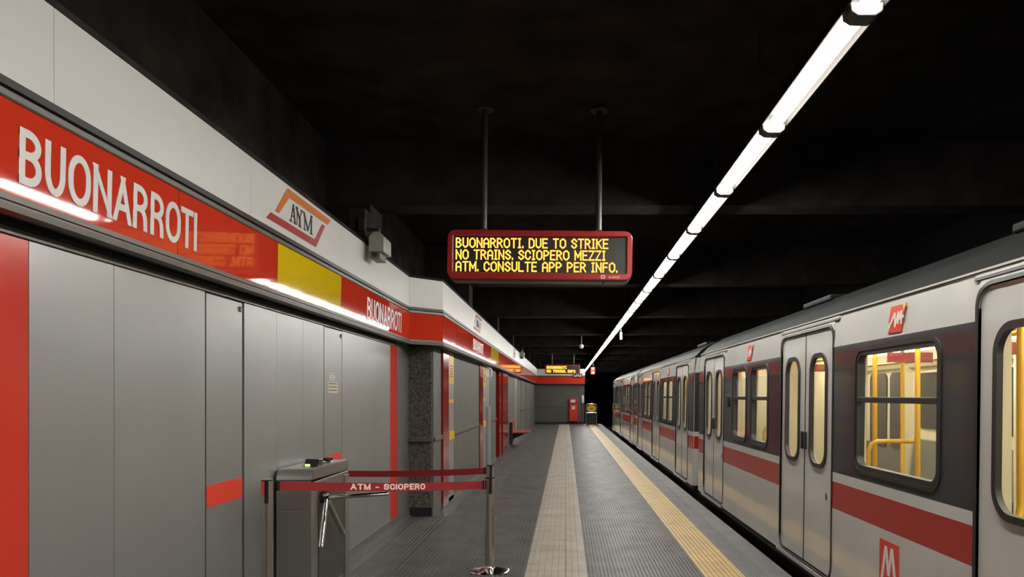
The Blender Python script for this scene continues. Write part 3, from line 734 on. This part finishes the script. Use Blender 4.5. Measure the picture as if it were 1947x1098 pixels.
stanchion(RX, RY, .0465, .885, 'steel belt stanchion with two belt heads and round base, in the middle of the platform', upper=1.002)
def belt(A, zA, B, zB, label, txt=None):
    A = Vector(A); B = Vector(B); d = (B-A); L = d.length; d.normalize(); nrm = Vector((d.y, -d.x))
    r = thing('barrier_belt', (A.x, A.y, zA[0]), label, 'belt')
    m = MB(); N = 24; vs = []
    sag = lambda t: -0.012*4*t*(1-t)
    def pt(t, f, o): # f: 0 bottom .. 1 top
        z0 = zA[0]+(zB[0]-zA[0])*t+sag(t); z1 = zA[1]+(zB[1]-zA[1])*t+sag(t)
        p = A+d*(L*t)+nrm*o; return (p.x, p.y, z0+(z1-z0)*f)
    for i in range(N+1):
        t = i/N; vs += [pt(t, 0, .001), pt(t, 1, .001), pt(t, 1, -.001), pt(t, 0, -.001)]
    fs = [(i*4+k, i*4+(k+1) % 4, i*4+4+(k+1) % 4, i*4+4+k) for i in range(N) for k in range(4)]+[(0, 1, 2, 3), (N*4+3, N*4+2, N*4+1, N*4)]
    m.add(vs, fs).build('webbing', M_belt, r)
    for P, zz in ((A, zA), (B, zB)):
        sgn = 1 if P is A else -1
        mm = MB(); c = [P+d*(s_*.006)+nrm*o for s_, o in ((-1.4, .008), (1.6, .008), (1.6, -.008), (-1.4, -.008))]
        mm.prism([(q.x, q.y) for q in c], 'Z', zz[0]-.003, zz[1]+.003).build('end_clip', M_blackgloss, r, bevel=.002)
    if txt:
        t0, t1, s = txt
        mm = MB(); h = 1.0
        ls = text_lines(s, 0, 0, 1.0, .20, .55, .13, n=6, rad=.34); wmax = max(p[0] for l in ls for p in l)+.1
        tmp = MB().strokes(ls, .20, 'L', 0, 1, clamp=(0, 1))
        for (dd, u, v) in tmp.v:
            t = t0+(t1-t0)*u/wmax; mm.v.append(pt(t, .17+.70*v, .0012+.001*dd))
        mm.f = tmp.f; mm.m = tmp.m
        mm.build('lettering', M_beltletter, r)
    return r
# fractions along the belt where the lettering starts and ends
belt((LX+.05, LY+.05), (1.037, 1.095), (RX-.06, RY-.03), (.778, .853), 'red belt printed ATM - SCIOPERO, stretched in front of the turnstile', (.2745, .638, 'ATM - SCIOPERO'))
belt((XW+.012, 7.12), (.866, .925), (RX-.045, RY+.005), (.916, .974), 'plain red belt running from the metal wall behind the turnstile to the double headed stanchion')

# ------------------------------------------------------------------ metro train
XT = 2.14
def lean(v): return [(x+.012*(z-1.1)+(0.0 if z < 2.2 else (z-2.2)*.25), y, z) for x, y, z in v]
class TB(MB):
    def build(s, *a, **k):
        s.v = lean(s.v); return MB.build(s, *a, **k)
ZB = [(.13, .751, 0), (.751, .965, 2), (.965, 1.04, 0), (1.04, 2.04, 1), (2.04, 2.30, 0)]
DZ0, DZ1 = .17, 2.215
def train_car(y0, y1, doors, wins, label, detail, emb=(), lows=(), vents=(), front=False):
    r = thing('metro_car', ((XT+4.8)/2, (y0+y1)/2, -0.6), label, 'train')
    sh = TB(); th = .03 if detail else .012; lo = .06 if detail else .016
    # side skin
    cuts = sorted(set([y0, y1]+[q for d in doors for q in d]+[q for w in wins for q in (w[0]-.06, w[1]+.06)]))
    for a, b in zip(cuts, cuts[1:]):
        if any(d[0] <= a+1e-6 and b <= d[1]+1e-6 for d in doors):
            sh.box(XT, XT+th, a, b, .13, DZ0); sh.box(XT, XT+th, a, b, DZ1, 2.30)
            arc = arcp((a+.11, DZ1-.11), .11, 180, 90, 6); sh.prism([(a, DZ1)]+arc, 'L', XT, XT+th)
            arc = arcp((b-.11, DZ1-.11), .11, 0, 90, 6); sh.prism([(b, DZ1)]+arc, 'L', XT, XT+th); continue
        win = [w for w in wins if w[0]-.06 <= a+1e-6 and b <= w[1]+.06+1e-6]
        for z0, z1, mi in ZB:
            if win and mi == 1:
                w = win[0]; sh.plate_hole(a, b, z0, z1, rrect(w[0]-.02, w[1]+.02, 1.125, 1.965, .09, 6), 'L', XT, XT+th, 1)
            else: sh.box(XT, XT+th, a, b, z0, z1, mi)
    # ends
    for q, sg in ((y0, 1), (y1, -1)):
        e0, e1 = (q, q+.04) if sg > 0 else (q-.04, q)
        for z0, z1, mi in ZB: sh.box(XT+.03, XT+.95, e0, e1, z0, z1, mi); sh.box(XT+1.75, XT+2.66, e0, e1, z0, z1, mi)
        sh.box(XT+.95, XT+1.75, e0, e1, 2.1, 2.30, 0)
        sh.box(XT+.95, XT+1.75, e0, e1, .13, 2.1, 1)
    sh.box(XT+2.66, XT+2.70, y0, y1, .13, 2.30, 0)
    sh.build('body_shell', [M_body, M_band, M_stripe], r)
    # roof
    rp = [(-.012, 2.296), (-.012, 2.312), (.03, 2.345), (.10, 2.42), (.20, 2.49), (.31, 2.545), (.33, 2.56), (.36, 2.56), (.7, 2.62), (1.35, 2.66), (2.0, 2.62), (2.4, 2.54), (2.6, 2.42), (2.70, 2.30)]
    MB().prism([(XT+.045+a, b) for a, b in rp], 'F', y0, y1).build('roof', M_roof, r, smooth=25)
    MB().box(XT+.028, XT+.05, y0+.02, y1-.02, 2.298, 2.310).build('gutter', M_body, r)
    MB().box(XT+.10, XT+2.5, y0+.05, y1-.05, -.6, .13).build('underframe', M_under, r)
    MB().box(XT-.004, XT+.05, y0+.03, y1-.03, .07, .13).build('side_skirt', M_under, r)
    # interior
    li = TB()
    li.box(XT+.05, XT+2.6, y0+.05, y1-.05, .135, .16, 1); li.box(XT+.05, XT+2.6, y0+.05, y1-.05, 2.22, 2.25, 0)
    for q in (y0+.045, y1-.06): li.box(XT+.05, XT+2.6, q, q+.015, .16, 2.22, 0)
    c2 = sorted(set([y0+.05, y1-.05]+[q for d in doors for q in d]+[q for w in wins for q in (w[0]-.02, w[1]+.02)]))
    for a, b in zip(c2, c2[1:]):
        if any(d[0] <= a+1e-6 and b <= d[1]+1e-6 for d in doors): continue
        if any(w[0]-.02 <= a+1e-6 and b <= w[1]+.02+1e-6 for w in wins):
            li.box(XT+lo, XT+lo+.015, a, b, .16, 1.12, 0); li.box(XT+lo, XT+lo+.015, a, b, 1.97, 2.22, 0)
        else: li.box(XT+lo, XT+lo+.015, a, b, .16, 2.22, 0)
    li.box(XT+2.56, XT+2.58, y0+.05, y1-.05, .95, 2.22, 0); li.box(XT+2.56, XT+2.58, y0+.05, y1-.05, .16, .95, 1)
    li.prism([(XT+.08, 2.22), (XT+.45, 2.22), (XT+.36, 2.12), (XT+.18, 2.06), (XT+.08, 2.03)], 'F', y0+.06, y1-.06, 0)
    li.prism([(XT+2.56, 2.22), (XT+2.3, 2.22), (XT+2.36, 2.12), (XT+2.46, 2.03), (XT+2.56, 2.03)], 'F', y0+.06, y1-.06, 0)
    li.build('interior_lining', [M_cream, M_seat], r)
    L = y1-y0; k = max(1, int(L/1.3))
    for xx in (.8, 2.08):
        for i in range(k):
            a = y0+.1+(L-.2)*i/k
            MB().box(XT+xx-.07, XT+xx+.07, a+.06, a+(L-.2)/k-.06, 2.195, 2.217).build('ceiling_lamp', M_inner, r)
    # far side: dark windows and seats, partitions by the doors
    for d in doors:
        for q in (d[0]+.06, (d[0]+d[1])/2+.06):
            MB().prism(rrect(q, q+(d[1]-d[0])/2-.12, .9, 1.98, .1), 'L', XT+2.545, XT+2.565).build('far_door_window', M_night, r)
        for q in ((d[0]-.10, d[1]+.07) if detail else ()):
            if y0+.2 < q < y1-.2:
                MB().box(XT+.08, XT+.23, q, q+.03, .16, 2.10).build('draught_screen', M_cream, r, bevel=.005)
                MB().box(XT+2.38, XT+2.54, q, q+.03, .16, 2.10).build('draught_screen', M_cream, r, bevel=.005)
    ds = sorted(doors); edges = [y0+.15]+[q for d in ds for q in d]+[y1-.15]
    for a, b in zip(edges[::2], edges[1::2]):
        if b-a < .8: continue
        a += .2; b -= .2
        MB().prism([(XT+2.08, .58), (XT+2.45, .56), (XT+2.50, 1.08), (XT+2.55, 1.08), (XT+2.55, .40), (XT+2.1, .46)], 'F', a, b).build('seat_row', M_seat, r, bevel=.01)
        MB().prism(rrect(a+.05, b-.05, 1.22, 1.95, .08), 'L', XT+2.545, XT+2.565).build('far_window', M_night, r)
        MB().prism([(XT+.55, .58), (XT+.18, .56), (XT+.13, 1.0), (XT+.08, 1.0), (XT+.08, .40), (XT+.53, .46)], 'F', a, b).build('seat_row', M_seat, r, bevel=.01)
    # doors
    for d0, d1 in doors:
        op = rrect(d0, d1, DZ0, DZ1, .11, 6); big = rrect(d0-.022, d1+.022, DZ0-.012, DZ1+.022, .125, 6)
        TB().ring(big, op, 'L', XT-.006, XT+.02).build('door_gasket', M_gasket, r, smooth=40)
        mid = (d0+d1)/2
        for a, b in ((d0+.006, mid-.010), (mid+.010, d1-.006)):
            w = (b-a-.37)/2
            hole = rrect(a+w, b-w, 1.065, 1.985, .13, 8)
            c = TB().plate_hole(a, b, DZ0+.005, DZ1-.005, hole, 'L', XT+.010, XT+.035)
            leaf = c.build('door_leaf', M_body, r)
            TB().ring(rrect(a+w-.030, b-w+.030, 1.035, 2.015, .155, 8), rrect(a+w+.006, b-w-.006, 1.072, 1.978, .125, 8), 'L', XT-.003, XT+.03).build('window_seal', M_gasket, leaf, smooth=40)
            TB().prism(rrect(a+w-.002, b-w+.002, 1.063, 1.987, .13, 8), 'L', XT+.020, XT+.024).build('window_pane', M_glass, leaf)
            if detail:
                hx = mid-.045 if a < mid-.1 else mid+.045
                h = TB().prism(rrect(hx-.017, hx+.017, 1.17, 1.33, .016), 'L', XT-.012, XT+.012).build('handle', M_gasket, leaf, smooth=40, bevel=.004)
                if a < mid-.1 and detail:
                    TB().prism([(a+.13+.018*math.cos(q*PI/8), .82+.032*math.sin(q*PI/8)) for q in range(16)], 'L', XT+.004, XT+.012).build('lock', M_rail, leaf)
        TB().box(XT+.008, XT+.04, mid-.013, mid+.013, DZ0, DZ1).build('door_seal', M_gasket, r)
        TB().box(XT-.008, XT+.03, d0-.10, d1+.06, 2.268, 2.285).build('rain_strip', M_body, r, bevel=.003)
        TB().box(XT-.006, XT+.03, d0-.10, d1+.06, 2.256, 2.268).build('rain_strip', M_gasket, r)
        TB().box(XT-.028, XT+.03, d0-.03, d1+.03, .122, .155).build('door_sill', M_steel2, r, bevel=.003)
    # windows
    for a, b in wins:
        o_ = rrect(a-.055, b+.055, 1.085, 2.0, .12, 8); i_ = rrect(a, b, 1.145, 1.945, .07, 8)
        f = TB().ring(o_, rrect(a-.03, b+.03, 1.11, 1.975, .10, 8), 'L', XT-.008, XT+.02).ring(rrect(a-.032, b+.032, 1.108, 1.977, .10, 8), i_, 'L', XT-.002, XT+(.05 if detail else .018)).build('window_frame', M_gasket, r, smooth=40)
        TB().box(XT-.004, XT+(.045 if detail else .016), a-.005, b+.005, 1.600, 1.640).build('sash_bar', M_gasket, f, bevel=.004)
        TB().prism(rrect(a-.005, b+.005, 1.140, 1.605, .06, 8), 'L', XT+(.028 if detail else .006), XT+(.033 if detail else .009)).build('window_pane', M_glass, f)
        TB().prism(rrect(a-.005, b+.005, 1.635, 1.950, .06, 8), 'L', XT+(.018 if detail else .006), XT+(.023 if detail else .009)).build('window_pane', M_glass, f)
        TB().box(XT+.055, XT+.085, a-.03, b+.03, 1.10, 1.135).build('window_ledge', M_cream, f)
    # poles
    def pole(x, y): MB().tube([(XT+x, y, .16), (XT+x, y, 2.2)], .022, 12).build('grab_pole', M_pole, r, smooth=40)
    if detail:
        for x, y in ((.86, 7.15), (.86, 6.28), (.62, 5.0), (1.7, 8.4), (1.7, 7.2), (.70, 10.2), (.70, 8.9), (1.5, 11.2), (1.5, 4.2), (.62, 3.0)): pole(x, y)
        MB().tube([(XT+.61, 4.45, 2.2), (XT+.61, 4.45, .98), (XT+.58, 4.42, .90), (XT+.48, 4.3, .86), (XT+.12, 3.98, .86)], .024, 12).build('grab_rail', M_pole, r, smooth=50)
        for q in (6.55, 10.0, 3.75):
            MB().tube([(XT+.55, q, .5), (XT+.55, q, 1.16), (XT+.58, q, 1.22), (XT+.64, q, 1.245), (XT+.95, q, 1.245)], .020, 10).build('grab_rail', M_pole, r, smooth=50)
        for xx in (.75, 1.95): MB().tube([(XT+xx, y0+.2, 2.05), (XT+xx, y1-.2, 2.05)], .016, 8).build('overhead_rail', M_pole, r, smooth=40)
        for q in (5.9, 7.3, 10.1): MB().box(XT+1.05, XT+1.5, q, q+.02, 1.98, 2.08).build('line_diagram', M_stripe, r)
    else:
        for d in doors: pole(.9, d[0]-.4); pole(.9, d[1]+.3)
    for y in emb:
        q = TB().prism([(-y-.02, 2.238), (-y+.20, 2.24), (-y+.175, 2.16), (-y+.155, 2.062), (-y-.05, 2.064), (-y, 2.11), (-y-.035, 2.14)], 'T', XT-.004, XT).build('line_emblem', mat('emblem_red', (.62, .05, .025), .35), r)
        Ls = [[(-y-.025, 2.10), (-y+.065, 2.19)], [(-y+.065, 2.19), (-y+.06, 2.10)], [(-y+.06, 2.10), (-y+.115, 2.195)], [(-y+.115, 2.195), (-y+.105, 2.115)], [(-y+.105, 2.13), (-y+.155, 2.195)], [(-y+.155, 2.195), (-y+.15, 2.11)], [(-y+.12, 2.15), (-y+.19, 2.16)]]
        TB().strokes(Ls, .020, 'T', XT-.006, XT-.004).build('lettering', M_letter, q)
        TB().prism([(-y+.15, 2.2395), (-y+.20, 2.2405), (-y+.185, 2.19)], 'T', XT-.0055, XT-.004).build('green_corner', mat('emblem_green', (.45, .33, .03), .4), q)
    for y in lows:
        q = TB().box(XT-.003, XT, y-.145, y+.145, .38, .685).build('line_emblem', mat('emblem_red', (.62, .05, .025), .35), r)
        Ls = [[(-y-.105, .41), (-y-.045, .645)], [(-y-.045, .645), (-y, .46)], [(-y, .46), (-y+.045, .645)], [(-y+.045, .645), (-y+.105, .41)]]
        TB().strokes(Ls, .033, 'T', XT-.005, XT-.003).build('lettering', M_letter, q)
    for y, l in vents:
        MB().box(XT+.34, XT+.6, y, y+l, 2.55, 2.605).build('roof_vent', M_roof, r, bevel=.015)
    return r
c1 = train_car(-2.6, 11.86, [(-2.1, -.7), (2.43, 3.84), (5.93, 7.34), (10.02, 11.41)], [(.1, 1.0), (1.12, 2.0), (4.26, 5.42), (7.86, 8.50), (8.80, 9.44)],
    'nearest red striped white metro car at the right, with lit interior and yellow poles', True, emb=(4.87, 8.70), lows=(4.86,), vents=((6.9, .8), (3.1, 1.0)))
TB().prism(rrect(9.66, 9.76, 1.50, 1.66, .04), 'L', XT-.02, XT).build('side_oval', M_gasket, c1, smooth=40, bevel=.005)  # small dark rounded plate between the last window and door
for x in (2.5, 4.2): MB().box(x, x+.1, 11.86, 12.43, -.3, .05).build('coupler', M_under, c1)
train_car(12.43, 22.07, [(12.93, 14.36), (16.83, 18.28), (20.6, 21.9)], [(14.85, 15.45), (15.72, 16.32), (18.75, 19.3), (19.55, 20.1)],
    'middle metro car coupled behind the nearest one, with cream lit windows', False, emb=(15.55,), vents=((13.0, .9),))
train_car(22.42, 33.7, [(23.2, 24.55), (27.6, 28.9), (32.0, 33.2)], [(25.0, 25.7), (25.95, 26.65), (29.4, 30.1), (30.4, 31.1)],
    'farthest metro car of the red striped train, near the tunnel mouth', False)
